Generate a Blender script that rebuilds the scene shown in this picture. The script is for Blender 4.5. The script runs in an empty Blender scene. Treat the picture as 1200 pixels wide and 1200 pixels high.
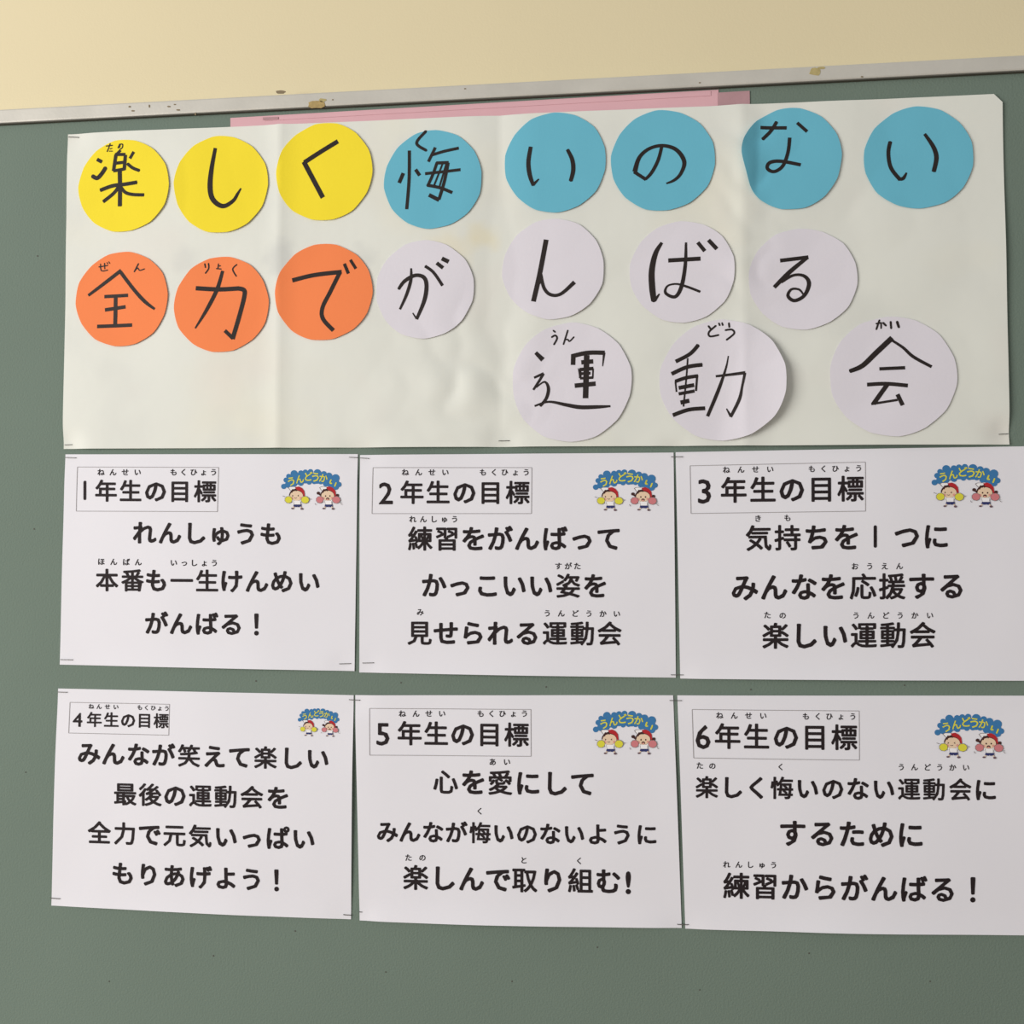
import bpy, bmesh, math, random
from mathutils import Vector, noise
random.seed(7)
scene = bpy.context.scene
C = scene.collection

# ------------------------------------------------------------------ camera, light, exposure
Z0 = 1.50                      # height of the camera above the floor
DIST = 0.9273                  # camera to board
YAW, PITCH, ROLL = -0.1063, 0.0442, -0.0023
FPX = 1162.1                   # focal length in pixels of a 1200 px frame
fwd = Vector((math.sin(YAW)*math.cos(PITCH), math.cos(YAW)*math.cos(PITCH), math.sin(PITCH)))
r0 = Vector((math.cos(YAW), -math.sin(YAW), 0)); u0 = r0.cross(fwd)
RT = math.cos(ROLL)*r0 + math.sin(ROLL)*u0
UP = -math.sin(ROLL)*r0 + math.cos(ROLL)*u0
cd = bpy.data.cameras.new('camera'); cam = bpy.data.objects.new('camera', cd); C.objects.link(cam)
cam.matrix_world = __import__('mathutils').Matrix(((RT.x, UP.x, -fwd.x, 0), (RT.y, UP.y, -fwd.y, -DIST),
                                                    (RT.z, UP.z, -fwd.z, Z0), (0, 0, 0, 1)))
cd.sensor_width = 36; cd.lens = 36*FPX/1200; cd.clip_start = 0.01
scene.camera = cam

w = bpy.data.worlds.new('world'); scene.world = w; w.use_nodes = True
w.node_tree.nodes['Background'].inputs[0].default_value = (1.0, 0.985, 0.96, 1)
w.node_tree.nodes['Background'].inputs[1].default_value = 0.36
def area(name, loc, target, sx, sy, power, col):
    l = bpy.data.lights.new(name, 'AREA'); l.shape = 'RECTANGLE'; l.size = sx; l.size_y = sy
    l.energy = power; l.color = col
    o = bpy.data.objects.new(name, l); C.objects.link(o); o.location = loc
    o.rotation_euler = (Vector(target)-Vector(loc)).to_track_quat('-Z', 'Y').to_euler()
    return o
area('window_daylight', (-2.75, -2.15, 1.75), (0, 0, 1.5), 2.0, 1.8, 98, (1.0, 0.968, 0.93))
scene.view_settings.view_transform = 'Standard'; scene.view_settings.look = 'None'
scene.view_settings.gamma = 1; scene.view_settings.use_curve_mapping = False
scene.view_settings.exposure = 0.0

# ------------------------------------------------------------------ helpers
def P(px, py, h=0.0):
    """pixel of the 1200 px photograph -> (X, Z) on the plane h metres in front of the board"""
    d = fwd + RT*((px-600)/FPX) - UP*((py-600)/FPX)
    s = (DIST-h)/d.y
    return Vector((d.x*s, Z0+d.z*s))
def srgb(r, g, b):
    f = lambda c: ((c/255+0.055)/1.055)**2.4 if c > 10 else c/255/12.92
    return (f(r), f(g), f(b), 1)
def mat(name, col, rough=0.8, metal=0.0, bump=0.0, scale=200, var=0.0, vscale=8, col2=None, spec=0.3, bscale2=None, bump2=0.0):
    m = bpy.data.materials.new(name); m.use_nodes = True; n = m.node_tree.nodes; l = m.node_tree.links
    b = n['Principled BSDF']; b.inputs['Roughness'].default_value = rough; b.inputs['Metallic'].default_value = metal
    b.inputs['Specular IOR Level'].default_value = spec
    b.inputs['Base Color'].default_value = col
    tc = n.new('ShaderNodeTexCoord')
    if var > 0:
        nz = n.new('ShaderNodeTexNoise'); nz.inputs['Scale'].default_value = vscale; nz.inputs['Detail'].default_value = 4
        l.new(tc.outputs['Object'], nz.inputs['Vector'])
        rp = n.new('ShaderNodeValToRGB'); rp.color_ramp.elements[0].position = .35; rp.color_ramp.elements[1].position = .65
        c2 = col2 or tuple(c*(1-var) for c in col[:3])+(1,)
        rp.color_ramp.elements[0].color = c2; rp.color_ramp.elements[1].color = col
        l.new(nz.outputs['Fac'], rp.inputs['Fac']); l.new(rp.outputs['Color'], b.inputs['Base Color'])
    if bump > 0:
        nz = n.new('ShaderNodeTexNoise'); nz.inputs['Scale'].default_value = scale; nz.inputs['Detail'].default_value = 3
        l.new(tc.outputs['Object'], nz.inputs['Vector'])
        bp = n.new('ShaderNodeBump'); bp.inputs['Strength'].default_value = 1; bp.inputs['Distance'].default_value = bump
        l.new(nz.outputs['Fac'], bp.inputs['Height']); l.new(bp.outputs['Normal'], b.inputs['Normal'])
        if bump2 > 0:
            n2 = n.new('ShaderNodeTexNoise'); n2.inputs['Scale'].default_value = bscale2; n2.inputs['Detail'].default_value = 2
            l.new(tc.outputs['Object'], n2.inputs['Vector'])
            b2 = n.new('ShaderNodeBump'); b2.inputs['Strength'].default_value = 1; b2.inputs['Distance'].default_value = bump2
            l.new(n2.outputs['Fac'], b2.inputs['Height']); l.new(b2.outputs['Normal'], bp.inputs['Normal'])
    return m
M = {
 'wall': mat('cream_plaster', srgb(235, 222, 185), .85, bump=.00012, scale=420, var=.03, vscale=3),
 'floor': mat('floor_vinyl', srgb(150, 130, 105), .6, var=.15, vscale=3),
 'board': mat('green_board_cloth', srgb(118, 134, 123), .9, bump=.0004, scale=520, var=.05, vscale=5),
 'rail': mat('worn_aluminium_paint', srgb(214, 211, 202), .5, metal=.15, bump=.0001, scale=300, var=.10, vscale=22, spec=.5),
 'rail_dark': mat('rail_gap', srgb(90, 88, 80), .7),
 'residue': mat('tape_residue', srgb(190, 165, 110), .7, var=.25, vscale=250),
 'residue_pale': mat('pale_tape_residue', srgb(196, 180, 125), .7, var=.2, vscale=200),
 'chip': mat('dirt_chip', srgb(140, 125, 100), .8),
 'sheet': mat('copy_paper', srgb(240, 239, 246), .75, bump=.00006, scale=60, spec=.25),
 'yellow': mat('yellow_paper', srgb(255, 232, 58), .8, bump=.00008, scale=500, spec=.2),
 'orange': mat('orange_paper', srgb(255, 143, 88), .8, bump=.00008, scale=500, spec=.2),
 'blue': mat('blue_paper', srgb(112, 192, 216), .8, bump=.00008, scale=500, spec=.2),
 'lilac': mat('lilac_white_paper', srgb(233, 229, 238), .8, bump=.00008, scale=400, spec=.2),
 'pink': mat('pink_paper', srgb(232, 184, 192), .8, var=.04, vscale=20, bump=.0001, scale=60),
 'pink_tape': mat('pink_taped_end', srgb(196, 154, 160), .35, spec=.6, var=.12, vscale=60),
 'ink': mat('black_print', srgb(42, 34, 36), .7, spec=.2),
 'marker': mat('black_marker', srgb(40, 32, 30), .6, spec=.3),
 'line': mat('grey_rule', srgb(170, 166, 168), .8),
 'steel': mat('staple_steel', srgb(112, 110, 108), .6, metal=.4),
 'cloud': mat('print_blue', srgb(62, 124, 178), .8), 'lemon': mat('print_lemon', srgb(228, 222, 70), .8),
 'red': mat('print_red', srgb(186, 42, 48), .8), 'hair': mat('print_brown', srgb(70, 40, 38), .8),
 'skin': mat('print_skin', srgb(240, 212, 182), .8), 'cheek': mat('print_cheek', srgb(232, 165, 150), .8),
 'navy': mat('print_navy', srgb(52, 58, 110), .8), 'rose': mat('print_rose', srgb(214, 130, 135), .8),
 'white': mat('print_white', srgb(250, 248, 250), .8), 'grey': mat('print_grey', srgb(120, 112, 112), .8),
 'shoe': mat('print_shoe', srgb(110, 85, 95), .8),
}
# the long poster paper: folded, crumpled, with faint yellow and grey marks showing through
def poster_mat():
    m = mat('poster_paper', srgb(236, 237, 228), .66, bump=.0007, scale=16, spec=.35, bscale2=45, bump2=.0002)
    n = m.node_tree.nodes; l = m.node_tree.links; b = n['Principled BSDF']
    tc = n.new('ShaderNodeTexCoord')
    def ramp(scale, p0, p1, seed):
        mp = n.new('ShaderNodeMapping'); mp.inputs['Location'].default_value = (seed, seed*2, seed)
        l.new(tc.outputs['Object'], mp.inputs['Vector'])
        z = n.new('ShaderNodeTexNoise'); z.inputs['Scale'].default_value = scale; z.inputs['Detail'].default_value = 2
        l.new(mp.outputs[0], z.inputs['Vector'])
        r = n.new('ShaderNodeValToRGB'); r.color_ramp.elements[0].position = p0; r.color_ramp.elements[1].position = p1
        l.new(z.outputs['Fac'], r.inputs['Fac']); return r.outputs['Color']
    prev = None
    for col, fac, args in ((srgb(240, 233, 206), .30, (7, .55, .72, 3.1)), (srgb(214, 216, 212), .22, (13, .52, .72, 8.7)),
                           (srgb(236, 222, 216), .25, (8, .58, .74, 5.5))):
        mx = n.new('ShaderNodeMix'); mx.data_type = 'RGBA'
        mu = n.new('ShaderNodeMath'); mu.operation = 'MULTIPLY'; mu.inputs[1].default_value = fac
        l.new(ramp(*args), mu.inputs[0]); l.new(mu.outputs[0], mx.inputs[0])
        if prev: l.new(prev, mx.inputs[6])
        else: mx.inputs[6].default_value = srgb(235, 237, 229)
        mx.inputs[7].default_value = col; prev = mx.outputs[2]
    # marks of an earlier use showing faintly through the paper, each where the photograph has it
    for px, py, r, col, fac in ((357,283,27,(200,202,202),.42),(447,283,24,(202,204,202),.38),(250,286,26,(214,214,212),.3),(590,256,30,(240,228,186),.6),
                                (545,276,34,(242,230,194),.4),(602,238,18,(240,224,176),.5),(470,345,30,(222,222,220),.3),(700,400,26,(222,220,214),.3),
                                (866,262,26,(238,232,214),.15),(160,290,22,(216,216,214),.25),(500,165,30,(222,222,224),.3)):
        q = P(px, py, .002); d = n.new('ShaderNodeVectorMath'); d.operation = 'DISTANCE'
        d.inputs[1].default_value = (q.x-PC.x, 0, q.y-PC.y)
        wz = n.new('ShaderNodeTexNoise'); wz.inputs['Scale'].default_value = 26; l.new(tc.outputs['Object'], wz.inputs['Vector'])
        wm = n.new('ShaderNodeMix'); wm.data_type = 'VECTOR'; wm.inputs[0].default_value = .03
        l.new(tc.outputs['Object'], wm.inputs[4]); l.new(wz.outputs['Color'], wm.inputs[5])
        l.new(wm.outputs[1], d.inputs[0])
        mr = n.new('ShaderNodeMapRange'); mr.interpolation_type = 'SMOOTHSTEP'
        rr = r/1250; mr.inputs[1].default_value = rr*1.15; mr.inputs[2].default_value = rr*.6; mr.inputs[3].default_value = 0; mr.inputs[4].default_value = fac
        l.new(d.outputs['Value'], mr.inputs[0])
        mx = n.new('ShaderNodeMix'); mx.data_type = 'RGBA'; l.new(mr.outputs[0], mx.inputs[0]); l.new(prev, mx.inputs[6]); mx.inputs[7].default_value = srgb(*col); prev = mx.outputs[2]
    l.new(prev, b.inputs['Base Color'])
    # crumple creases
    rg = n.new('ShaderNodeTexNoise'); rg.noise_type = 'RIDGED_MULTIFRACTAL'; rg.inputs['Scale'].default_value = 9; rg.inputs['Detail'].default_value = 2
    l.new(tc.outputs['Object'], rg.inputs['Vector'])
    bb = n.new('ShaderNodeBump'); bb.inputs['Distance'].default_value = .0032; bb.inputs['Strength'].default_value = .8
    l.new(rg.outputs['Fac'], bb.inputs['Height'])
    last = b.inputs['Normal'].links[0].from_node
    l.new(last.outputs['Normal'], bb.inputs['Normal']); l.new(bb.outputs['Normal'], b.inputs['Normal'])
    return m
PC = P(628, 330)
M['poster'] = poster_mat()

def link(name, me, mats, parent=None):
    for m in (mats if isinstance(mats, (list, tuple)) else [mats]): me.materials.append(M[m])
    o = bpy.data.objects.new(name, me); C.objects.link(o)
    if parent is not None:
        o.parent = parent
        root = parent
        off = Vector((0, 0, 0))
        while root is not None: off += root.location; root = root.parent
        me.transform(__import__('mathutils').Matrix.Translation(-off))
    return o
def mesh(name, vs, fs, mi=None):
    me = bpy.data.meshes.new(name); me.from_pydata(vs, [], fs)
    if mi: me.polygons.foreach_set('material_index', mi)
    me.update(); return me
def empty(name, loc, label, cat, group=None):
    o = bpy.data.objects.new(name, None); C.objects.link(o); o.location = loc
    o.empty_display_size = .02
    o['label'] = label; o['category'] = cat
    if group: o['group'] = group
    return o
def box_vf(a, b):
    x0, y0, z0 = a; x1, y1, z1 = b
    return ([(x0,y0,z0),(x1,y0,z0),(x1,y1,z0),(x0,y1,z0),(x0,y0,z1),(x1,y0,z1),(x1,y1,z1),(x0,y1,z1)],
            [(0,3,2,1),(4,5,6,7),(0,1,5,4),(1,2,6,5),(2,3,7,6),(3,0,4,7)])
def bevel(me, w, seg=2):
    bm = bmesh.new(); bm.from_mesh(me); bmesh.ops.bevel(bm, geom=bm.edges[:], offset=w, segments=seg, affect='EDGES'); bm.to_mesh(me); bm.free()
def extrude_profile(prof, x0, x1):       # prof: list of (y, z), counter-clockwise seen from +x
    n = len(prof)
    vs = [(x0, y, z) for y, z in prof] + [(x1, y, z) for y, z in prof]
    fs = [(i, (i+1) % n, n+(i+1) % n, n+i) for i in range(n)] + [tuple(range(n))[::-1], tuple(range(n, 2*n))]
    return vs, fs

# ------------------------------------------------------------------ setting: wall, floor, board
WALLY = 0.014
vs, fs = box_vf((-3, WALLY, 0), (3, WALLY+.12, 2.8))
o = link('wall_back', mesh('wall_back', vs, fs), 'wall'); o['kind'] = 'structure'
vs, fs = box_vf((-3, -3.2, -.05), (3, WALLY+.12, 0))
o = link('floor', mesh('floor', vs, fs), 'floor'); o['kind'] = 'structure'

zr_b = P(600, 115.5).y                     # lower edge of the top rail (about 0.438 m above the camera)
RH = P(600, 97.5).y - zr_b - .0006
XB0, XB1, ZB0 = -1.25, 1.15, Z0-.62
board = empty('bulletin_board', (0, 0, ZB0), 'long grey-green cloth bulletin board with pale metal frame rail on cream wall', 'bulletin board')
vs, fs = box_vf((XB0, 0, ZB0), (XB1, WALLY-.0005, zr_b+RH*.5))
link('cloth_panel', mesh('cloth_panel', vs, fs), 'board', board)
def rail(z0, z1, x0, x1, name):
    f = RY                                  # front face proud of the cloth
    e = .0018
    prof = [(WALLY-.0005, z0), (f+e, z0), (f+.0005, z0+.0006), (f, z0+e), (f, z1-e), (f+.0005, z1-.0006), (f+e, z1), (WALLY-.0005, z1)]
    v, q = extrude_profile(prof, x0, x1)
    return link(name, mesh(name, v, q), 'rail', board)
RY = -.0040
top = rail(zr_b, zr_b+RH, XB0-.015, XB1+.015, 'top_rail'); top['label'] = 'pale scuffed metal rail along the top of the board'
rail(ZB0-RH, ZB0, XB0-.015, XB1+.015, 'bottom_rail')
# thin dark strip painting in the gap shadow under the rail's lip
vs, fs = box_vf((XB0, -.0036, zr_b-.0010), (XB1, 0, zr_b-.0001))
link('rail_gap_shadow', mesh('rail_gap_shadow', vs, fs), 'rail_dark', board)
for x0, x1 in ((XB0-.015, XB0), (XB1, XB1+.015)):
    vs, fs = box_vf((x0, -.0040, ZB0), (x1, WALLY-.0005, zr_b)); me = mesh('side_rail', vs, fs); bevel(me, .001)
    link('side_rail', me, 'rail', board)
# blobs of old tape and dirt on the rail
def blob(name, cx, cy, rx, ry, m, h0, parent, seed, n=12, t=.0003, square=False):
    rnd = random.Random(seed); pts = []
    for i in range(n):
        a = 2*math.pi*i/n
        k = 1+rnd.uniform(-.18, .18)
        c, s = math.cos(a), math.sin(a)
        if square: q = 1/max(abs(c), abs(s)); k = 1+rnd.uniform(-.06, .06); c, s = c*q, s*q
        pts.append(P(cx+rx*k*c, cy-ry*k*s, h0))
    vs = [(p.x, -h0, p.y) for p in pts] + [(p.x, -h0-t, p.y) for p in pts]
    fs = [tuple(range(n, 2*n))] + [(i, (i+1) % n, n+(i+1) % n, n+i) for i in range(n)]
    return link(name, mesh(name, vs, fs), m, parent)
blob('tape_residue', 371, 122.5, 9.5, 4.2, 'residue', .0040, top, 1, square=True)
blob('tape_residue', 378, 117.5, 4, 2.2, 'residue_pale', .0040, top, 2)
blob('tape_residue', 955, 84, 7, 4.5, 'residue_pale', .0040, top, 3)
blob('tape_residue', 963, 79.5, 4.5, 1.6, 'residue_pale', .0040, top, 4)
blob('tape_residue', 329, 108, 6, 1.8, 'chip', .0040, top, 5)
for i, (x, y, rx, ry) in enumerate([(152, 125, 1.5, 1), (156, 130, 2.2, .8), (175, 124.5, 1, 1.8), (198, 125, 2.2, .9), (209, 129, 2.4, .9),
                                   (229, 133.5, .9, 1.8), (205, 122.5, 1.5, .7), (390, 117, 1, .7), (820, 97, 1.4, .7), (545, 104, 1.3, .6), (1010, 90, 1.2, .8)]):
    blob('dirt_chip', x, y, rx, ry, 'chip', .0040, top, 10+i, n=7)
# old pin holes in the cloth, shallow cones pressed in the surface
for i, (x, y) in enumerate([(948, 1117), (346, 1091), (452, 1139), (700, 1110), (40, 620), (30, 905), (44, 300), (600, 1150), (1090, 1150), (820, 1160), (250, 1120), (128, 1150), (470, 800), (640, 805), (880, 808), (1060, 803), (300, 798)]):
    blob('pin_hole', x, y, .9, .9, 'rail_dark', .0001, board, 40+i, n=6, t=.0002)

# ------------------------------------------------------------------ paper surfaces
STAPLES = [
 (80,160.3,92,160.9,'top left corner of the large poster'), (584.5,516.6,597,516.4,'bottom edge of the large poster, beside its middle fold'),
 (1171,508.8,1181.5,508.3,'bottom right corner of the large poster'), (75.5,521.3,84,521,'bottom left corner of the large poster'),
 (76.5,536,88.5,536.6,'top left corner of the first-grade sheet'), (409,535.8,418.3,536.2,'top right corner of the first-grade sheet'),
 (70.5,773,84.5,773.2,'bottom left corner of the first-grade sheet'), (397.5,778,410.5,777.6,'bottom right corner of the first-grade sheet'),
 (422.3,536.6,432,537.2,'top left corner of the second-grade sheet'), (424.8,777,437.5,776.7,'bottom left corner of the second-grade sheet'),
 (786.7,535.2,800,535.2,'gap between the tops of the second-grade and third-grade sheets'), (786.5,790.8,800.5,790.9,'gap between the bottoms of the second-grade and third-grade sheets'),
 (67.3,811,78,811.3,'top left corner of the fourth-grade sheet'), (409,820,421.5,820.6,'gap between the tops of the fourth-grade and fifth-grade sheets'),
 (59,1052.5,69.7,1053.3,'bottom left corner of the fourth-grade sheet'), (402.5,1072,411.2,1072.6,'bottom right corner of the fourth-grade sheet'),
 (785,820.9,798.6,821,'gap between the tops of the fifth-grade and sixth-grade sheets'), (794,1083.4,806.6,1083.7,'gap between the bottoms of the fifth-grade and sixth-grade sheets'),
 (420.5,1068.6,424,1069,'bottom left corner of the fifth-grade sheet'),
]
PINS = [(P((a+c)/2, (b+d)/2, .001), 0, 0) for a, b, c, d, _ in STAPLES]
def nz(x, z, s, seed): return noise.noise(Vector((x*s+seed*7.3, z*s-seed*3.1, seed*1.7)))
def dimple(x, z, h):
    # papers are pressed flat where a staple holds them
    for q, hx, hz in PINS:
        d2 = (x-q.x)**2+(z-q.y)**2
        if d2 < .0012: g = math.exp(-d2/.00017); h = h*(1-g)+.0007*g
    return h
POST = [(79, 157), (1166, 110.4), (1175.5, 119), (1183, 521), (74, 526)]
FOLDS = [P(328, 300).x, P(586, 300).x, P(870, 300).x]
def h_poster(x, z): return dimple(x, z, h_poster0(x, z))
def h_poster0(x, z):
    h = .0024 + .0020*nz(x, z, 5, 1) + .0010*nz(x, z, 13, 2)
    h += .0012*abs(nz(x, z, 9, 4))
    g = P(560, 450); e = math.exp(-((x-g.x)**2+(z-g.y)**2)/.004)         # crumpled patch beside the middle fold
    h += .0045*e*abs(nz(x, z, 30, 9))
    g = P(875, 270); e = math.exp(-((x-g.x)**2/.0008+(z-g.y)**2/.02)); h += .0040*e*abs(nz(x, z, 28, 10))
    h += .0022*abs(nz(x+z*.5, z-x*.3, 11, 12))*min(1, max(0, (x+.05)/.3))
    for i, f in enumerate(FOLDS):
        d = abs(x-f); h += (.0026, .0034, .0028)[i]*max(0, 1-d/(.022, .04, .03)[i])**2 * (1 if i != 1 else -1) * .7
    zt = P(600, 135).y; zb = P(600, 523).y
    h += .0012*max(0, 1-(z-zb)/.02) * (.6+nz(x, 0, 12, 6))   # loose lower edge
    return max(h, .0007)
def rim_sharp(me):
    fl = {}
    for p in me.polygons:
        for e in p.edge_keys: fl.setdefault(e, []).append(p.use_smooth)
    for e in me.edges:
        v = fl.get(tuple(sorted(e.vertices)), [])
        if not all(v): e.use_edge_sharp = True
    me.update()
def grid_sheet(name, corners, hf, nu, nv, m, parent, t=.00015, edge_seed=0, hq=.0015):
    """corners TL,TR,BR,BL in pixels; closed thin sheet following hf"""
    TL, TR, BR, BL = [P(*c, hq) for c in corners]
    rnd = edge_seed
    def pos(u, v):
        p = (TL*(1-u)+TR*u)*(1-v) + (BL*(1-u)+BR*u)*v
        return p
    vs = []; fs = []
    for s in (0, 1):
        for j in range(nv+1):
            for i in range(nu+1):
                p = pos(i/nu, j/nv); h = hf(p.x, p.y)
                vs.append((p.x, -h + (t if s else 0), p.y))
    W = nu+1; N = W*(nv+1)
    for j in range(nv):
        for i in range(nu):
            a = j*W+i
            fs.append((a, a+W, a+W+1, a+1)); fs.append((N+a, N+a+1, N+a+W+1, N+a+W))
    for i in range(nu):
        a = i; fs.append((a, a+1, N+a+1, N+a)); a = nv*W+i; fs.append((a+1, a, N+a, N+a+1))
    for j in range(nv):
        a = j*W; fs.append((a+W, a, N+a, N+a+W)); a = j*W+nu; fs.append((a, a+W, N+a+W, N+a))
    me = mesh(name, vs, fs)
    me.polygons.foreach_set('use_smooth', [k < 2*nu*nv for k in range(len(fs))]); rim_sharp(me)
    return link(name, me, m, parent)

# pink paper behind the poster
cx = P(560, 150)
pk = empty('pink_paper_strip', (cx.x, -.0005, cx.y), 'pink paper strip showing between the top rail and the large white poster', 'paper')
grid_sheet('paper', [(270, 138.2), (842, 105), (844, 168), (270, 185)], lambda x, z: .0006, 30, 2, 'pink', pk, hq=.0006)
grid_sheet('paper_flap', [(310, 137.5), (833, 106.5), (833, 112), (310, 141.5)], lambda x, z: .0010, 10, 1, 'pink', pk, hq=.001)
grid_sheet('taped_end', [(841, 108.5), (878.5, 106.3), (879.5, 160), (841, 162)], lambda x, z: .0009, 4, 2, 'pink_tape', pk, hq=.0009)['label'] = 'dull mauve taped right end'
grid_sheet('tape', [(308, 137.5), (326, 136.8), (326, 139.5), (308, 140.5)], lambda x, z: .0016, 2, 1, 'pink_tape', pk, hq=.0016)

c0 = P(628, 330)
poster = empty('poster', (c0.x, -.002, c0.y), 'large white folded poster holding rows of handwritten paper circles, below the top rail', 'poster')
po = grid_sheet('paper', [(79, 157), (1174.5, 110), (1183, 521), (74, 526)], h_poster, 240, 90, 'poster', poster, hq=.002)
# clip the small missing corner at top right
bm = bmesh.new(); bm.from_mesh(po.data)
a, b = P(1164, 110, .002), P(1176, 121, .002)
nrm = Vector((-(b.y-a.y), 0, b.x-a.x)); nrm = nrm if nrm.x+nrm.z > 0 else -nrm
bmesh.ops.bisect_plane(bm, geom=bm.verts[:]+bm.edges[:]+bm.faces[:], plane_co=Vector((a.x, 0, a.y))-poster.location, plane_no=nrm, clear_outer=True)
bm.to_mesh(po.data); bm.free()

# ------------------------------------------------------------------ strokes and glyphs
def disc(vs, fs, x, z, r, n=10):
    k = len(vs)
    for i in range(n):
        a = 2*math.pi*i/n; vs.append((x+r*math.cos(a), z+r*math.sin(a)))
    fs.append(tuple(range(k, k+n)))
def dense(pts):
    """Catmull-Rom through the points, corners sharper than 95 degrees kept"""
    out = [pts[0]]
    n = len(pts)
    def corner(i):
        if i <= 0 or i >= n-1: return True
        a = (pts[i][0]-pts[i-1][0], pts[i][1]-pts[i-1][1]); b = (pts[i+1][0]-pts[i][0], pts[i+1][1]-pts[i][1])
        d = (a[0]*b[0]+a[1]*b[1])/(math.hypot(*a)*math.hypot(*b)+1e-9)
        return d < math.cos(math.radians(95))
    for i in range(n-1):
        p1, p2 = pts[i], pts[i+1]
        p0 = p1 if corner(i) else pts[i-1]; p3 = p2 if corner(i+1) else pts[i+2]
        K = 6
        for k in range(1, K+1):
            t = k/K
            out.append(tuple(.5*((2*p1[j])+(-p0[j]+p2[j])*t+(2*p0[j]-5*p1[j]+4*p2[j]-p3[j])*t*t+(-p0[j]+3*p1[j]-3*p2[j]+p3[j])*t**3) for j in range(3)))
    return out
def ribbon(vs, fs, pts, endcap=.55):
    """pts: (x, z, width) -> planar stroke"""
    d = dense(pts) if len(pts) > 2 else [tuple(pts[0][j]*(1-k/4)+pts[1][j]*k/4 for j in range(3)) for k in range(5)]
    L = []
    for i, p in enumerate(d):
        a = d[max(i-1, 0)]; b = d[min(i+1, len(d)-1)]
        tx, tz = b[0]-a[0], b[1]-a[1]; q = math.hypot(tx, tz) or 1
        L.append((-tz/q*p[2]/2, tx/q*p[2]/2))
    for i in range(len(d)-1):
        p, q = d[i], d[i+1]
        tx, tz = q[0]-p[0], q[1]-p[1]; ln = math.hypot(tx, tz)
        if ln < 1e-9: continue
        n = (-tz/ln, tx/ln); k = len(vs)
        vs += [(p[0]+n[0]*p[2]/2, p[1]+n[1]*p[2]/2), (p[0]-n[0]*p[2]/2, p[1]-n[1]*p[2]/2),
               (q[0]-n[0]*q[2]/2, q[1]-n[1]*q[2]/2), (q[0]+n[0]*q[2]/2, q[1]+n[1]*q[2]/2)]
        fs.append((k, k+1, k+2, k+3))
        if i > 0: disc(vs, fs, p[0], p[1], p[2]/2*.99)
    if endcap > 0:
        for e in (d[0], d[-1]): disc(vs, fs, e[0], e[1], e[2]/2*(endcap+.3))
def flat_to_mesh(name, vs, fs, hf, off, m, parent, mi=None, step=0):
    """planar (x,z) faces laid on a paper surface, facing the room"""
    V = [(x, -hf(x, z)-off, z) for x, z in vs]
    if step:                                       # overlapping print layers, each a hair above the last
        for i, f in enumerate(fs):
            for k in f: V[k] = (V[k][0], V[k][1]-i*step, V[k][2])
    F = []
    for f in fs:
        ar = 0
        for i in range(len(f)):
            a, b = vs[f[i]], vs[f[(i+1) % len(f)]]; ar += a[0]*b[1]-b[0]*a[1]
        F.append(tuple(f) if ar > 0 else tuple(reversed(f)))
    return link(name, mesh(name, V, F, mi), m, parent)

GL = {}
def outline(ch, off):
    key = (ch, off)
    if key in GL: return GL[key]
    c = bpy.data.curves.new('glyph', 'FONT'); c.body = ch; c.offset = off; c.resolution_u = 2
    o = bpy.data.objects.new('glyph', c); C.objects.link(o)
    bpy.context.view_layer.update()
    dg = bpy.context.evaluated_depsgraph_get()
    me = bpy.data.meshes.new_from_object(o.evaluated_get(dg))
    vs = [(v.co.x, v.co.y) for v in me.vertices]; fs = [tuple(p.vertices) for p in me.polygons]
    cnt = {}
    for f in fs:
        for i in range(len(f)):
            a, b = vs[f[i]], vs[f[(i+1) % len(f)]]
            ka, kb = (round(a[0], 5), round(a[1], 5)), (round(b[0], 5), round(b[1], 5))
            e = (ka, kb) if ka < kb else (kb, ka); cnt[e] = cnt.get(e, 0)+1
    ed = [e for e, n in cnt.items() if n == 1 and e[0] != e[1]]
    bpy.data.objects.remove(o); bpy.data.curves.remove(c); bpy.data.meshes.remove(me)
    GL[key] = (vs, fs, ed); return GL[key]
ERO, DIL = -.010, .031
def glyph(vs, fs, ch, center, ex, ez, ero=ERO, dil=DIL, squash=1.0):
    """rounded glyph: eroded font outline dilated with a small disc. ex, ez = em vectors in metres"""
    def T(x, y): x -= .5; y -= .38; return (center[0]+ex[0]*x+ez[0]*y, center[1]+ex[1]*x+ez[1]*y)
    em = math.hypot(*ex); r = dil*em
    if ch == '1':                                  # the typeface draws the figure one as a plain bar
        a = T(.5, .74); b = T(.5, .04); ribbon(vs, fs, [(a[0], a[1], .118*em), (b[0], b[1], .118*em)], .7); return
    if ch == '悔' and ero < -.005: ero, r = 0, .022*em        # its thin cross strokes vanish when eroded
    elif ord(ch) < 256 and ch != '!': r -= .008*em
    elif ord(ch) < 0x3100 and dil > .025: r += .008*em
    gv, gf, ge = outline(ch, ero)
    shift = 0
    if ord(ch) < 256 or ch == '！':
        w_ = (min(p[0] for p in gv)+max(p[0] for p in gv))/2; shift = .5-w_
    k = len(vs); vs += [T(x+shift, y) for x, y in gv]; fs += [tuple(k+i for i in f) for f in gf]
    for a, b in ge:
        a = T(a[0]+shift, a[1]); b = T(b[0]+shift, b[1])
        dx, dz = b[0]-a[0], b[1]-a[1]; q = math.hypot(dx, dz)
        if q < 1e-7 or r <= 0: continue
        ang = math.atan2(dz, dx); k = len(vs)
        for c_, s0 in ((b, -90), (a, 90)):
            for s in range(4):
                t = ang+math.radians(s0+60*s); vs.append((c_[0]+r*math.cos(t), c_[1]+r*math.sin(t)))
        fs.append(tuple(range(k, k+8)))

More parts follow.
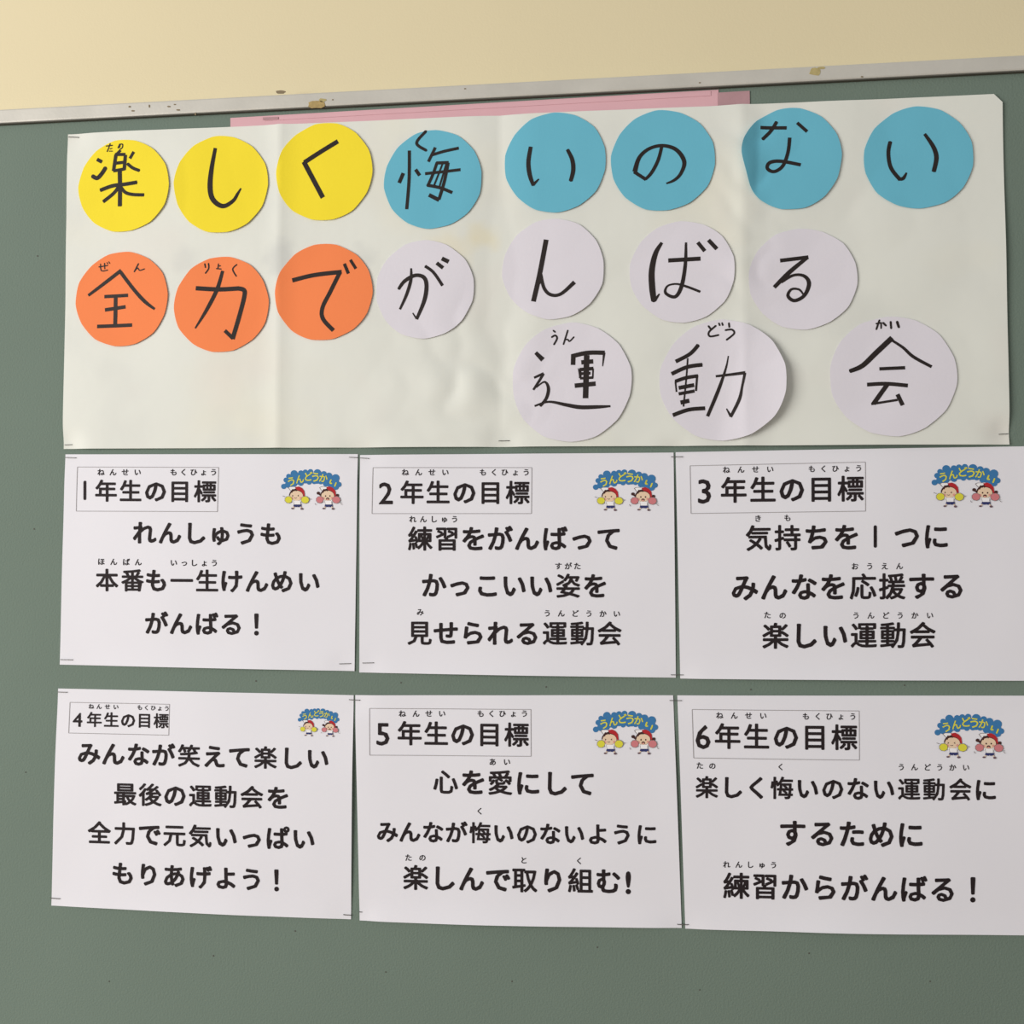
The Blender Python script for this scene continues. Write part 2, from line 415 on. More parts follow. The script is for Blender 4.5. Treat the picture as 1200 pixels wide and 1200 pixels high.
# ------------------------------------------------------------------ the eighteen handwritten circles
A_ = ((60, 130), 4.615); B_ = ((310, 130), 4.138); C_ = ((580, 110), 4.0); D_ = ((850, 100), 3.4286)
E_ = ((70, 270), 4.615); F_ = ((310, 270), 4.138); G_ = ((580, 250), 4.0); H_ = ((860, 250), 3.636)
I_ = ((580, 370), 6.0); J_ = ((760, 370), 6.0); K_ = ((950, 360), 5.0)
# (crop, bbox of the circle, paper, label, main strokes [(width, pts)], small strokes, shape tweaks, lift)
CIRC = [
 (A_, (91.4, 163.6, 198.2, 271.9), 'yellow', 'yellow paper circle with handwritten kanji, first in the top row',
  [(18, [(248,262),(274,276)]), (21, [(222,352),(248,362),(275,335),(293,308)]), (14, [(376,213),(345,243)]), (18, [(350,240),(336,325)]),
   (16, [(345,236),(402,236)]), (18, [(402,238),(394,320)]), (16, [(345,283),(395,278)]), (16, [(335,324),(397,314)]),
   (15, [(448,222),(426,258)]), (16, [(413,286),(440,308),(477,323)]), (22, [(370,320),(371,420),(370,515)]),
   (19, [(262,428),(330,404),(400,396),(464,386)]), (18, [(362,412),(335,445),(278,490)]), (17, [(376,412),(400,440),(440,452),(503,455)])],
  [(5, [(298,191),(332,187)]), (5, [(320,178),(312,200),(303,220)]), (4, [(318,206),(330,203)]), (4, [(314,218),(332,218)]),
   (5, [(372,180),(362,200),(370,198),(376,182),(388,183),(385,200),(374,208)])], {}),
 (A_, (203.7, 158.8, 314, 273), 'yellow', 'yellow paper circle with one hooked handwritten stroke, second in the top row',
  [(22, [(887,200,17),(868,310,22),(860,400,26),(868,465,25),(898,503,24),(938,515,22),(985,485,18),(1008,448,14),(1026,418,7)])], [], {}),
 (B_, (323.8, 143.8, 436.6, 259.3), 'yellow', 'yellow paper circle with an angular bracket-like stroke, highest of the yellow circles',
  [(20, [(356,148),(270,200),(192,250)]), (21, [(190,246),(232,325),(284,422)])], [], {}),
 (B_, (449.7, 152.5, 564.5, 268.2), 'blue', 'blue paper circle with a dense handwritten kanji, leftmost of the blue circles',
  [(14, [(702,192),(701,330),(690,478)]), (16, [(673,302),(653,350)]), (15, [(732,284),(752,313)]), (13, [(828,177),(794,246)]),
   (13, [(812,213),(870,196),(942,181)]), (14, [(832,252),(892,250)]), (14, [(890,250),(872,340),(845,430)]), (13, [(836,250),(815,310),(790,365)]),
   (13, [(778,304),(950,285)]), (14, [(788,360),(850,372),(910,396)]), (17, [(797,407),(846,432)]), (8, [(862,258),(838,320),(820,365)]), (8, [(880,258),(862,320),(846,372)])],
  [(11, [(782,100),(737,156),(783,191)])], {}),
 (C_, (590.8, 132, 710.3, 249), 'blue', 'blue paper circle with two curved strokes, fifth in the top row',
  [(17, [(168,250,16),(157,320,18),(163,380,18),(180,430,14)]), (10, [(178,428,14),(206,400,6)]), (17, [(340,264,14),(362,310,17),(367,360,18),(355,410,16)])], [], {}),
 (C_, (715, 129.3, 838, 247.5), 'blue', 'blue paper circle with a looped handwritten stroke, sixth in the top row',
  [(15, [(782,246,13),(765,310,14),(735,368,14),(705,401,12)]), (14, [(708,402),(652,366)]), (16, [(655,366,20),(676,300,16),(722,258,14),(785,243,14),(850,263,16),(887,318,17),(872,372,14),(842,404,12),(803,421,7)])], [], {}),
 (D_, (866, 126.3, 986.5, 245.8), 'blue', 'blue paper circle with its left edge curling off the poster, seventh in the top row',
  [(12, [(140,172),(246,172)]), (12, [(206,147),(182,185),(148,219)]), (11, [(288,151),(328,187)]),
   (12, [(258,211),(251,270),(230,325),(195,348),(168,335),(178,312),(222,306),(302,321)])], [], {'cut': 'left'}),
 (D_, (1012.2, 123.9, 1140.8, 245), 'blue', 'blue paper circle with two curved strokes, rightmost in the top row',
  [(13, [(664,224),(656,270),(666,330),(703,379)]), (12, [(703,376),(716,372),(729,350,6)]), (14, [(801,194,10),(836,245,14),(849,290,15),(838,346,14)])], [], {}),
 (E_, (87.8, 294.3, 196.8, 405.9), 'orange', 'orange paper circle with a roof-shaped kanji, leftmost of the orange circles',
  [(18, [(330,215),(250,275),(150,350,14)]), (18, [(325,222),(400,320),(460,385),(514,426,12)]), (17, [(237,356),(367,350)]), (20, [(299,358),(296,512)]),
   (18, [(240,428),(353,412)]), (18, [(199,518),(389,511)])],
  [(5, [(208,196),(256,188)]), (5, [(217,180),(222,216),(256,213)]), (5, [(239,176),(240,206)]), (4, [(252,172),(257,180)]), (4, [(262,168),(268,177)]),
   (6, [(425,180),(402,223)]), (5, [(404,220),(420,203),(432,216),(458,208)])], {}),
 (E_, (203.7, 300.1, 314.8, 413.2), 'orange', 'orange paper circle with handwritten kanji for power, between two other orange circles',
  [(22, [(736,313),(860,319),(970,314)]), (22, [(962,314),(995,322),(1000,350),(978,440),(935,588)]), (18, [(938,585),(893,542)]), (18, [(880,218,16),(850,320,20),(795,430,18),(733,530,8)])],
  [(6, [(783,180),(787,200)]), (6, [(803,178),(804,205),(787,231)]), (5, [(857,180),(854,205)]), (5, [(855,192),(868,191)]), (5, [(846,206),(872,208)]), (6, [(957,185),(935,210),(955,248)])], {}),
 (F_, (322, 285.7, 436.9, 399.3), 'orange', 'orange paper circle with a long flat-topped stroke and two ticks, rightmost of the orange circles',
  [(19, [(135,243),(240,218),(375,203)]), (18, [(368,202),(320,300),(283,375),(285,430),(336,487)]), (14, [(388,163),(408,211)]), (13, [(417,144),(444,187)])], [], {}),
 (F_, (439.8, 281.6, 555.5, 396.9), 'lilac', 'white paper circle with handwritten script, beside the rightmost orange circle',
  [(15, [(650,286,13),(680,246,16),(730,219,16),(772,228,17),(786,268,18),(776,340,18),(738,432,13)]), (8, [(738,430),(719,401,5)]),
   (13, [(711,184,8),(710,240,14),(690,310,14),(657,384,10)]), (13, [(779,174),(820,205),(864,269)]), (16, [(835,159),(866,183)]), (18, [(860,137),(893,153)])], [], {}),
 (G_, (588, 256, 708, 374.5), 'lilac', 'white paper circle with a tall slanted stroke, second white circle of the middle row',
  [(20, [(240,123),(210,280),(180,413)]), (14, [(212,270),(205,330)]), (14, [(214,285,14),(230,350,14),(262,382,14),(310,378,14),(373,323,17)])], [], {}),
 (G_, (737.5, 259, 861, 378.5), 'lilac', 'white paper circle with handwritten character and two ticks, third white circle of the middle row',
  [(20, [(782,138,12),(752,190,20),(735,270,24),(737,350,25),(745,412,22)]), (10, [(748,410,14),(771,378,6)]), (17, [(812,222),(963,214)]),
   (14, [(895,138,9),(892,240,14),(875,340,16),(845,392,14),(800,375,12),(808,342,8),(850,332,8),(900,345,10),(962,369,10)]),
   (15, [(950,138),(983,179)]), (16, [(1000,127),(1039,170)])], [], {}),
 (H_, (876.5, 267, 1004.4, 386.7), 'lilac', 'white paper circle with a looped character, rightmost of the middle row',
  [(14, [(196,203),(317,187)]), (15, [(315,187,12),(240,248,16),(171,316,14)]),
   (12, [(200,292,14),(255,264,10),(300,268,12),(320,300,15),(300,350,13),(258,372,13),(230,352,12),(245,324,9),(278,325,8),(296,346,6)])], [], {}),
 (I_, (599, 378, 740, 518), 'lilac', 'white paper circle with a complex kanji, leftmost of the bottom three circles',
  [(28, [(286,260,22),(337,310,30)]), (15, [(275,436,14),(342,406,17)]), (15, [(342,408,16),(310,460,16),(270,522,14)]),
   (18, [(290,505,8),(348,465,12),(376,510,20),(362,580,20),(318,637,17)]), (18, [(279,636,12),(380,606,14),(500,628,22),(600,645,25),(720,643,22),(812,638,12)]),
   (28, [(549,347),(551,275)]), (27, [(538,286),(650,262),(772,262)]), (12, [(768,262,16),(757,357,6)]), (34, [(645,278),(637,582)]),
   (27, [(607,329),(691,322)]), (22, [(595,380),(692,372)]), (16, [(598,375),(600,440)]), (10, [(690,372),(688,440)]), (18, [(600,409),(672,405)]),
   (16, [(598,441),(691,436)]), (28, [(561,493),(708,479)]), (4, [(585,370),(592,418)])],
  [(9, [(411,105),(423,115)]), (10, [(400,151),(424,139),(437,160),(415,202)]), (9, [(512,104),(482,201)]), (8, [(495,168),(512,168),(525,180),(555,150)])], {}),
 (J_, (771.7, 375, 920.8, 516.7), 'lilac', 'large white paper circle with its right edge curling forward, middle of the bottom three',
  [(23, [(350,206),(290,270),(190,324)]), (24, [(161,411),(270,362),(378,345)]), (10, [(275,300),(264,450),(245,640)]), (22, [(188,463),(260,438),(347,424)]),
   (10, [(188,465),(196,537)]), (13, [(341,425),(333,530)]), (24, [(211,509),(320,488)]), (20, [(211,551),(323,530)]), (26, [(224,612),(286,598)]),
   (24, [(170,701),(280,662),(397,651)]), (17, [(472,426,14),(676,405,20)]), (16, [(674,405,16),(655,500,14),(635,592,20),(575,714,18)]), (12, [(577,710,16),(547,654,7)]),
   (14, [(560,284,7),(543,370,12),(492,520,21),(414,708,20)])],
  [(10, [(421,74),(436,94)]), (10, [(472,72),(424,116),(432,146),(491,137)]), (9, [(494,54),(500,69)]), (9, [(516,52),(521,68)]), (10, [(564,54),(567,82)]), (10, [(540,103),(585,100),(600,128),(548,171)])], {'cut': 'right'}),
 (K_, (971, 370, 1120.4, 512), 'lilac', 'large white paper circle with a roof-shaped kanji, rightmost of the bottom three',
  [(24, [(476,180,26),(380,270,26),(300,345,24),(226,377,20)]), (14, [(475,195,12),(540,238,14),(600,292,16),(706,351,15)]), (17, [(400,363),(551,356)]),
   (19, [(328,455),(440,450),(566,461)]), (22, [(445,456),(365,568)]), (12, [(352,569),(505,545)]), (20, [(505,512),(535,577)])],
  [(7, [(383,97),(412,92),(412,124)]), (8, [(402,77),(384,130)]), (9, [(424,92),(440,108)]), (9, [(468,86),(471,124)]), (11, [(506,86),(516,117)])], {}),
]
WK = {'lettering': 1.12, 'reading_lettering': 1.3}
def build_circle(idx, spec):
    (org, sc), (x0, y0, x1, y1), paper, label, strokes, small, opt = spec
    hq = .0035
    cxp, cyp = (x0+x1)/2, (y0+y1)/2
    c = P(cxp, cyp, hq); ra = (P(x1, cyp, hq)-P(x0, cyp, hq)).length/2; rb = (P(cxp, y0, hq)-P(cxp, y1, hq)).length/2
    rnd = random.Random(100+idx); ph = [rnd.uniform(0, 6.28) for _ in range(4)]
    cut = opt.get('cut')
    def rad(a):       # hand-cut outline: low wobble plus small facets
        k = 1 + .005*math.sin(2*a+ph[0]) + .005*math.sin(3*a+ph[1]) + .004*math.sin(5*a+ph[2]) + .0025*math.sin(9*a+ph[3])
        f = 14; t = (a+ph[0]) % (2*math.pi/f) - math.pi/f
        k *= .35*math.cos(math.pi/f)/math.cos(t) + .65
        if cut == 'left':    # flattened lower left
            d = math.cos(a-math.radians(196)); q = .925/max(d, .3); k = -math.log(math.exp(-40*k)+math.exp(-40*q))/40
        return k
    tilt = rnd.uniform(.0003, .0009)
    def hf(x, z):
        u = (x-c.x)/ra; v = (z-c.y)/rb
        h = h_poster(x, z) + .0008 + tilt*max(0, u+.2)*.9 + .0010*max(0, -v-.3)*abs(math.sin(ph[1])) + .0003*nz(x, z, 30, idx)
        if cut == 'left': h += .017*max(0, -u-.64+.06*v)**1.05
        if cut == 'right': h += .0085*max(0, u-.15-.25*v)**1.4
        if idx == 1: h += .004*max(0, -u-.72-.12*abs(v+.1))
        return h
    t = empty('paper_circle', (c.x, -h_poster(c.x, c.y), c.y), label, 'paper circle', None)
    R_, N_ = 18, 96; vs = []; fs = []
    for s in (0, 1):
        vs.append((c.x, -hf(c.x, c.y)+s*.0002, c.y))
        for i in range(1, R_+1):
            for j in range(N_):
                a = 2*math.pi*j/N_; k = rad(a)*i/R_
                x = c.x+ra*k*math.cos(a); z = c.y+rb*k*math.sin(a)
                vs.append((x, -hf(x, z)+s*.0002, z))
    T_ = 1+R_*N_
    for s in (0, 1):
        b = s*T_
        for j in range(N_):
            q = (b, b+1+j, b+1+(j+1) % N_); fs.append(q if not s else q[::-1])
        for i in range(R_-1):
            for j in range(N_):
                a0 = b+1+i*N_+j; a1 = b+1+i*N_+(j+1) % N_
                q = (a0, a0+N_, a1+N_, a1); fs.append(q if not s else q[::-1])
    ns = len(fs); e = 1+(R_-1)*N_
    for j in range(N_):
        a0 = e+j; a1 = e+(j+1) % N_; fs.append((a0, T_+a0, T_+a1, a1))
    me = mesh('paper', vs, fs); me.polygons.foreach_set('use_smooth', [k < ns for k in range(len(fs))])
    rim_sharp(me); link('paper', me, paper, t)
    def run(name, ss):
        v2 = []; f2 = []
        for w_, pts in ss:
            pp = []
            for q in pts:
                g = P(org[0]+q[0]/sc, org[1]+q[1]/sc, hq); pp.append((g.x, g.y, (q[2] if len(q) > 2 else w_)*WK[name]/sc/1215))
            ribbon(v2, f2, pp, 0 if name == 'lettering' else .55)
        flat_to_mesh(name, v2, f2, hf, .00022, 'marker', t)
    run('lettering', strokes)
    if small: run('reading_lettering', small)
for i, s in enumerate(CIRC): build_circle(i, s)

# ------------------------------------------------------------------ the six printed sheets
O1 = ((60, 520), 3.243); O2 = ((410, 520), 3.077); O3 = ((780, 515), 2.927); O4 = ((50, 795), 3.158); O5 = ((400, 800), 2.927); O6 = ((780, 800), 2.927)
# text runs: (string, first centre, last centre, em in crop units) or explicit x list
SHEETS = [
 (O1, [(76,532.3),(419,532),(415.2,786.5),(69.3,779)], 'printed white sheet with first-grade goal, left of the upper row',
  [('1年生の目標', [127,208,302,397,489,585], (178,181), 94)],
  [('れんしゅうも', [355,452,548,643,740,835], (338,343), 96), ('本番も一生けんめい', [212,310,402,498,594,686,782,877,978], (518,524), 96), ('がんばる！', [400,493,590,686,781], (682,686), 96)],
  [('ねんせい', [188,234,281,328], (108,108)), ('もくひょう', [465,503,541,579,617], (108,108)), ('ほんばん', [190,238,286,332], (448,450)), ('いっしょう', [468,508,545,584,622], (452,453))],
  [(98,88),(636,90),(632,258),(94,256)], (329, 549.4, 400.3, 598.5, 0)),
 (O2, [(421.6,533.1),(789.4,530.2),(792.1,794.3),(420.8,788.1)], 'printed white sheet with second-grade goal, middle of the upper row',
  [('2年生の目標', [130,224,318,413,507,605], (175,176), 95)],
  [('練習をがんばって', [254,350,446,541,638,738,836,934], (342,342), 98), ('かっこいい姿を', [302,396,496,592,688,787,885], (510,512), 98), ('見せられる運動会', [251,347,443,541,640,739,838,936], (682,684), 98)],
  [('ねんせい', [200,248,296,344], (103,103)), ('もくひょう', [480,520,558,597,636], (103,103)), ('れんしゅう', [227,265,303,341,378], (272,272)), ('すがた', [752,787,820], (441,441)), ('み', [253], (607,607)), ('うんどうかい', [712,762,812,862,912,962], (611,613))],
  [(83,86),(656,86),(655,252),(80,252)], (694.5, 549.8, 771, 600, 0)),
 (O3, [(791.8,529.8),(1203,522.8),(1206,797.8),(797.2,795.3)], 'printed white sheet with third-grade goal, right of the upper row',
  [('3年生の目標', [133,233,333,432,533,633], (174,169), 100)],
  [('気持ちを1つに', [318,417,518,619,717,826,926], (338,332), 99), ('みんなを応援する', [270,370,472,573,675,775,875,980], (507,502), 101), ('楽しい運動会', [376,476,578,678,779,880], (673,670), 101)],
  [('ねんせい', [208,258,308,358], (104,102)), ('もくひょう', [501,541,581,621,661], (101,99)), ('きも', [316,417], (271,269)), ('おうえん', [647,698,749,800], (435,434)), ('たの', [348,400], (602,603)), ('うんどうかい', [651,702,753,803,853,905], (603,603))],
  [(84,90),(684,78),(684,246),(87,254)], (1091, 543.4, 1173, 596, 0)),
 (O4, [(67.4,807),(414.1,814.9),(411,1077.8),(59.5,1061.6)], 'printed white sheet with fourth-grade goal and smaller heading, left of the lower row',
  [('4年生の目標', [128,190,253,315,376,438], (151,157), 62)],
  [('みんなが笑えて楽しい', [172,262,355,447,543,637,731,826,923,1018], (277,296), 93), ('最後の運動会を', [307,400,492,586,680,776,873], (427,440), 94), ('全力で元気いっぱい', [209,305,398,490,585,680,775,870,966], (571,592), 94), ('もりあげよう！', [297,392,487,583,680,775,866], (722,746), 94)],
  [('ねんせい', [178,207,238,269], (104,106)), ('もくひょう', [358,383,408,433,459], (108,111))],
  [(99,89),(469,96),(467,210),(96,202)], (348.6, 829.3, 397.4, 863, 1.5)),
 (O5, [(416,814.7),(788.9,815),(799,1088),(421.2,1079)], 'printed white sheet with fifth-grade goal, middle of the lower row',
  [('5年生の目標', [143,234,325,416,508,601], (172,178), 93)],
  [('心を愛にして', [357,453,545,640,735,828], (340,345), 95), ('みんなが悔いのないように', [157,234,314,394,476,556,637,716,798,880,963,1047], (511,520), 81), ('楽しんで取り組む!', [255,350,446,538,629,725,820,915,984], (668,682), 96)],
  [('ねんせい', [209,256,300,345], (106,106)), ('もくひょう', [478,515,552,590,628], (106,106)), ('あい', [519,568], (271,271)), ('く', [475], (440,440)), ('たの', [230,278], (600,600)), ('と', [626], (607,607)), ('く', [816], (610,610))],
  [(97,88),(650,92),(651,252),(98,248)], (694.5, 832.8, 771.4, 885.4, 0)),
 (O6, [(793.8,815),(1206,815.5),(1212,1096.5),(803.2,1088.7)], 'printed white sheet with sixth-grade goal, right of the lower row',
  [('6年生の目標', [128,212,311,412,511,612], (182,187), 99)],
  [('楽しく悔いのない運動会に', [141,227,313,398,485,572,658,746,834,920,1010,1097], (358,367), 86), ('するために', [434,537,637,738,838], (515,520), 101), ('練習からがんばる！', [243,341,441,545,645,747,848,950,1053], (697,709), 101)],
  [('ねんせい', [185,235,284,334], (112,113)), ('もくひょう', [481,522,561,601,642], (115,116)), ('たの', [117,160], (284,285)), ('く', [394], (288,288)), ('うんどうかい', [808,853,897,940,984,1030], (289,291)), ('れんしゅう', [209,251,290,330,370], (624,625))],
  [(91,92),(664,97),(664,265),(96,258)], (1095, 835.9, 1177.3, 889.5, 1)),
]
def build_sheet(idx, spec):
    (org, sc), corners, label, title, body, reading, frame, ill = spec
    hq = .0018
    TL, TR, BR, BL = [P(*c, hq) for c in corners]
    c = (TL+TR+BR+BL)/4; W = (TR-TL).length; H = (TL-BL).length
    rnd = random.Random(300+idx); sd = 20+idx; k1, k2, k3 = [rnd.uniform(.4, 1) for _ in range(3)]
    def hf(x, z):
        u = (x-c.x)/W+.5; v = (z-c.y)/H+.5
        u = min(max(u, 0), 1); v = min(max(v, 0), 1)
        h = .0009 + .0018*k1*(math.sin(math.pi*u)**2)*(.4+.6*(1-v)) + .0012*k2*math.sin(math.pi*v)
        h += .0018*nz(x, z, 7, sd) + .0006*nz(x, z, 16, sd)
        h += .0032*k3*max(0, 1-v/.12)**2*(.3+math.sin(math.pi*u)*.9)          # lower edge stands off the board
        return dimple(x, z, max(h, .0005))
    t = empty('goal_sheet', (c.x, -.001, c.y), label, 'sheet', None)
    grid_sheet('paper', corners, hf, 60, 44, 'sheet', t, hq=hq)
    Q = lambda x, y: P(org[0]+x/sc, org[1]+y/sc, hq)
    def run(name, lines, small=False):
        vs = []; fs = []
        for ln in lines:
            s, xs, (ya, yb) = ln[:3]
            n = len(s)
            for i, ch in enumerate(s):
                y = ya+(yb-ya)*(i/(n-1) if n > 1 else 0)
                p = Q(xs[i], y)
                sl = (yb-ya)/(xs[-1]-xs[0]) if n > 1 else 0
                em = 8.7*sc if small else ln[3]
                if small and len(title[0][0]) and title[0][3] < 70: em = 6.6*sc
                ex = Q(xs[i]+em/2, y+sl*em/2)-Q(xs[i]-em/2, y-sl*em/2); ez = Q(xs[i], y-em/2)-Q(xs[i], y+em/2)
                if small: glyph(vs, fs, ch, p, ex, ez, -.004, .024)
                else:
                    k = .93 if ord(ch) > 0x3100 and ord(ch) < 0xff00 else .96
                    if ch in '23456': k = 1.16
                    if ch in '!！': k = 1.1
                    glyph(vs, fs, ch, p, ex*k, ez*k)
        flat_to_mesh(name, vs, fs, hf, .0003, 'ink', t)
    run('title_lettering', title); run('body_lettering', body); run('reading_lettering', reading, True)
    fc = [Q(*p) for p in frame]; vs = []; fs = []
    for i in range(4):
        a, b = fc[i], fc[(i+1) % 4]; N = 24
        d = (b-a).normalized()*.0003; n = Vector((-d.y, d.x)); k = len(vs)
        for j in range(N+1):
            q = a+(b-a)*j/N; vs += [tuple(q+n), tuple(q-n)]
        fs += [(k+2*j, k+2*j+1, k+2*j+3, k+2*j+2) for j in range(N)]
    flat_to_mesh('title_frame', vs, fs, hf, .00025, 'line', t)
    # small printed picture: two children with pom-poms under a blue cloud of letters
    x0, y0, x1, y1, tl = ill
    def U(x, y):
        return P(x0+(x-120)/950*(x1-x0), y0+(y-125)/655*(y1-y0)+tl*(x-120)/950, hq)
    pic = bpy.data.objects.new('illustration', None); C.objects.link(pic); pic.parent = t
    cc = U(600, 450); pic.location = (cc.x-t.location.x, -.0012-t.location.y, cc.y-t.location.z)
    pic['label'] = 'small printed picture of two children with pom-poms under a blue cloud'
    unit = (U(700, 400)-U(600, 400)).length/100
    def layer(vs, fs, cx_, cy_, rx, ry, n=18, a0=0, a1=360, wob=0, ph=0):
        k = len(vs); ww = max(wob, 0)
        full = a1-a0 >= 360
        m_ = n if full else n+1
        for i in range(m_):
            a = math.radians(a0+(a1-a0)*i/n); q = 1+ww*math.cos(9*a+ph)
            p = U(cx_+rx*q*math.cos(a), cy_-ry*q*math.sin(a)); vs.append(tuple(p))
        if full and rx > 45 and not wob == -1:                       # large discs follow the paper with a centre vertex
            vs.append(tuple(U(cx_, cy_))); fs += [(k+m_, k+i, k+(i+1) % m_) for i in range(m_)]
        else: fs.append(tuple(range(k, k+m_)))
    def poly(vs, fs, pts):
        k = len(vs); vs += [tuple(U(*p)) for p in pts]; fs.append(tuple(range(k, k+len(pts))))
    def stroke(vs, fs, pts, w_):
        ribbon(vs, fs, [(*U(p[0], p[1]), w_*unit) for p in pts], .7)
    vs = []; fs = []
    for (x, y, r) in [(165,400,42),(200,300,40),(240,240,38),(325,200,55),(300,320,90),(430,190,42),(400,280,95),(500,175,40),(500,270,85),(580,170,42),
                      (580,260,85),(690,190,60),(680,280,80),(790,205,45),(780,270,85),(870,235,52),(860,320,80),(975,270,62),(950,340,80),(1025,370,42),(980,410,45),
                      (560,335,38),(640,325,40),(740,330,38),(430,350,42),(320,370,42),(240,370,55),(820,360,42),(900,390,42)]:
        layer(vs, fs, x, y, r, r, 14, wob=-1)
    flat_to_mesh('cloud', vs, fs, hf, .00024, 'cloud', pic, step=.000006)['label'] = 'printed blue cloud'
    vs = []; fs = []
    for ch, x, y, s, rot in (('う',285,320,150,-14),('ん',415,285,140,-8),('ど',545,245,150,-4),('う',665,255,160,2),('か',785,270,140,8),):
        e = Vector(U(x+s/2, y)-U(x-s/2, y)); a = math.radians(-rot); ca, sa = math.cos(a), math.sin(a)
        ex = Vector((e.x*ca-e.y*sa, e.x*sa+e.y*ca)); ez = Vector((-ex.y, ex.x))
        glyph(vs, fs, ch, U(x, y), ex, ez, .020, 0)
    stroke(vs, fs, [(905,300),(890,345),(912,352)], 22); stroke(vs, fs, [(985,345),(965,395)], 20)
    flat_to_mesh('cloud_lettering', vs, fs, hf, .00052, 'lemon', pic)['label'] = 'yellow printed letters'
    for gx, girl in ((0, False), (488, True)):
        L = []; mats = []
        def add(fn, m):
            v = []; f = []; fn(v, f); L.append((v, f, m))
        X = gx
        add(lambda v, f: (poly(v, f, [(232+X,418),(262+X,402),(330+X,402),(345+X,450),(270+X,468)]),), 'grey')
        add(lambda v, f: (poly(v, f, [(245+X,420),(268+X,408),(345+X,408),(350+X,455),(275+X,462)]),), 'white')
        add(lambda v, f: layer(v, f, 370+X, 545, 122, 112, 20, 0, 180), 'hair')
        if girl: add(lambda v, f: (layer(v, f, 705, 505, 26, 24), layer(v, f, 1005, 540, 24, 24), poly(v, f, [(700,520),(745,555),(750,530),(715,495)]), poly(v, f, [(1000,555),(955,570),(960,540),(1000,525)])), 'hair')
        add(lambda v, f: poly(v, f, [(340+X,412),(400+X,400),(450+X,425),(485+X,470),(495+X,545),(480+X,560),(455+X,500),(420+X,468),(370+X,455)]), 'red')
        add(lambda v, f: layer(v, f, 365+X, 545, 100, 78, 22), 'skin')
        add(lambda v, f: (poly(v, f, [(300+X,500),(315+X,455),(335+X,478),(345+X,458),(360+X,480),(380+X,455),(300+X,440),(262+X,500)]),), 'hair')
        add(lambda v, f: (layer(v, f, 300+X, 585, 20, 18, 10), layer(v, f, 432+X, 580, 20, 18, 10)), 'cheek')
        add(lambda v, f: (poly(v, f, [(318+X,622),(425+X,622),(435+X,690),(315+X,690)]), stroke(v, f, [(320+X,640),(295+X,610)], 26), stroke(v, f, [(420+X,640),(445+X,612)], 26)), 'white')
        add(lambda v, f: (stroke(v, f, [(318+X,630),(330+X,685)], 5), stroke(v, f, [(428+X,630),(425+X,685)], 5)), 'grey')
        add(lambda v, f: (poly(v, f, [(322+X,682),(438+X,682),(440+X,722),(385+X,724),(378+X,706),(368+X,724),(315+X,716)]),), 'navy')
        add(lambda v, f: (stroke(v, f, [(325+X,720),(308+X,738)], 14), stroke(v, f, [(428+X,720),(440+X,738)], 14)), 'skin')
        add(lambda v, f: (layer(v, f, 302+X, 745, 22, 13, 10), layer(v, f, 447+X, 750, 22, 16, 10)), 'shoe')
        if girl:
            add(lambda v, f: (layer(v, f, 820, 550, 10, 13, 8), layer(v, f, 888, 550, 10, 13, 8), layer(v, f, 852, 596, 26, 22, 10)), 'hair')
            add(lambda v, f: layer(v, f, 852, 604, 17, 12, 10), 'cheek')
        else:
            add(lambda v, f: (stroke(v, f, [(300,538),(312,546),(300,556)], 7), stroke(v, f, [(398,536),(384,546),(398,554)], 7), stroke(v, f, [(335,578),(352,586),(370,578)], 6)), 'hair')
        pm = 'rose' if girl else 'lemon'
        add(lambda v, f: (layer(v, f, 242+X, 608, 60, 56, 36, wob=.05), layer(v, f, 500+X, 610, 64, 58, 36, wob=.05, ph=1)), 'grey')
        add(lambda v, f: (layer(v, f, 242+X, 608, 54, 50, 36, wob=.05), layer(v, f, 500+X, 610, 58, 52, 36, wob=.05, ph=1)), pm)
        if girl: add(lambda v, f: (stroke(v, f, [(655,665),(668,690)], 7), stroke(v, f, [(1060,640),(1055,665),(1075,684)], 6)), 'grey')
        else: add(lambda v, f: (stroke(v, f, [(150,548),(185,562)], 6), stroke(v, f, [(575,590),(580,605),(592,595)], 6)), 'grey')
        V = []; F = []; MI = []; names = []
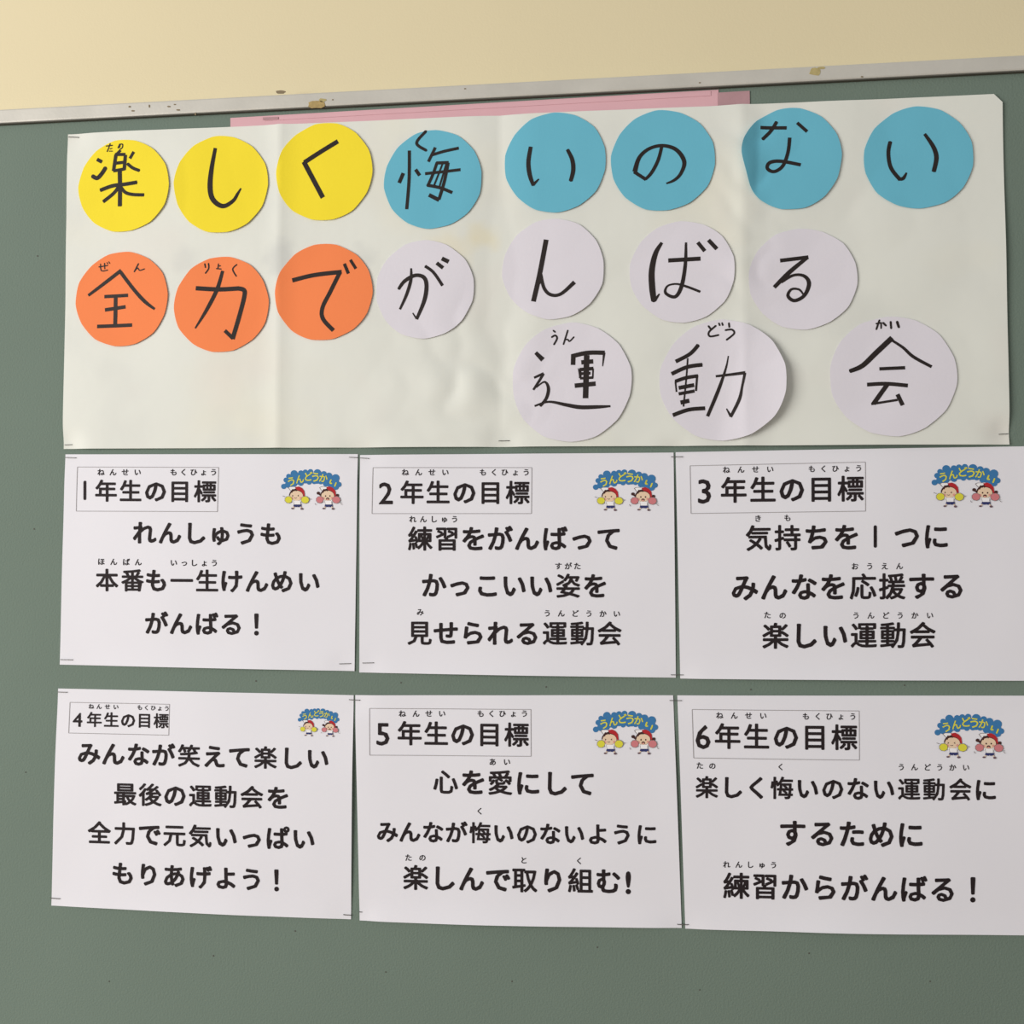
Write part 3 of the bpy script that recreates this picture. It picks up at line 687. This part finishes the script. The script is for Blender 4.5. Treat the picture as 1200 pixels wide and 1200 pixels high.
        for q, (v, f, m_) in enumerate(L):
            if m_ not in names: names.append(m_)
            k = len(V); off = .00040+q*.000024
            V += [(x, -hf(x, z)-off, z) for x, z in v]
            for fc_ in f:
                ar = sum(v[fc_[i]][0]*v[fc_[(i+1) % len(fc_)]][1]-v[fc_[(i+1) % len(fc_)]][0]*v[fc_[i]][1] for i in range(len(fc_)))
                g = [k+i for i in fc_]; F.append(tuple(g) if ar > 0 else tuple(g[::-1])); MI.append(names.index(m_))
        o = link('child_figure', mesh('child_figure', V, F, MI), names, pic)
        o['label'] = 'printed child in red cap with %s pom-poms' % ('pink' if girl else 'yellow')
    return hf
for i, s in enumerate(SHEETS): build_sheet(i, s)

# ------------------------------------------------------------------ staples
for k, (xa, ya, xb, yb, where) in enumerate(STAPLES):
    h = .0018 if xb-xa > 5 else .0014; a = P(xa, ya, h); b = P(xb, yb, h); r = .00028
    d = (b-a).normalized(); n = Vector((-d.y, d.x))
    # bent wire: leg, crown, leg
    path = [(a, .0004), (a, h-.0004), (a+d*.0004, h), (b-d*.0004, h), (b, h-.0004), (b, .0004)]
    vs = []; fs = []
    for i, (p, hh) in enumerate(path):
        y = -hh
        nx = d if i in (0, 1, 4, 5) else None
        for s, t_ in ((-1, -1), (1, -1), (1, 1), (-1, 1)):
            if nx is not None:
                sg = 1 if i < 2 else -1
                vs.append((p.x+n.x*s*r+d.x*t_*r*sg, y, p.y+n.y*s*r+d.y*t_*r*sg))
            else: vs.append((p.x+n.x*s*r, y-t_*r*-1*-1, p.y+n.y*s*r))
    for i in range(len(path)-1):
        for j in range(4):
            q = 4*i; fs.append((q+j, q+(j+1) % 4, q+4+(j+1) % 4, q+4+j))
    fs += [(3, 2, 1, 0), tuple(range(len(vs)-4, len(vs)))]
    me = mesh('staple', vs, fs)
    bm = bmesh.new(); bm.from_mesh(me); bmesh.ops.recalc_face_normals(bm, faces=bm.faces[:]); bm.to_mesh(me); bm.free()
    o = link('staple', me, 'steel')
    mid = ((a.x+b.x)/2, 0, (a.y+b.y)/2)
    me.transform(__import__('mathutils').Matrix.Translation((-mid[0], 0, -mid[2]))); o.location = mid
    o['label'] = 'steel staple at the '+where; o['category'] = 'staple'; o['group'] = 'staples holding the papers to the board'
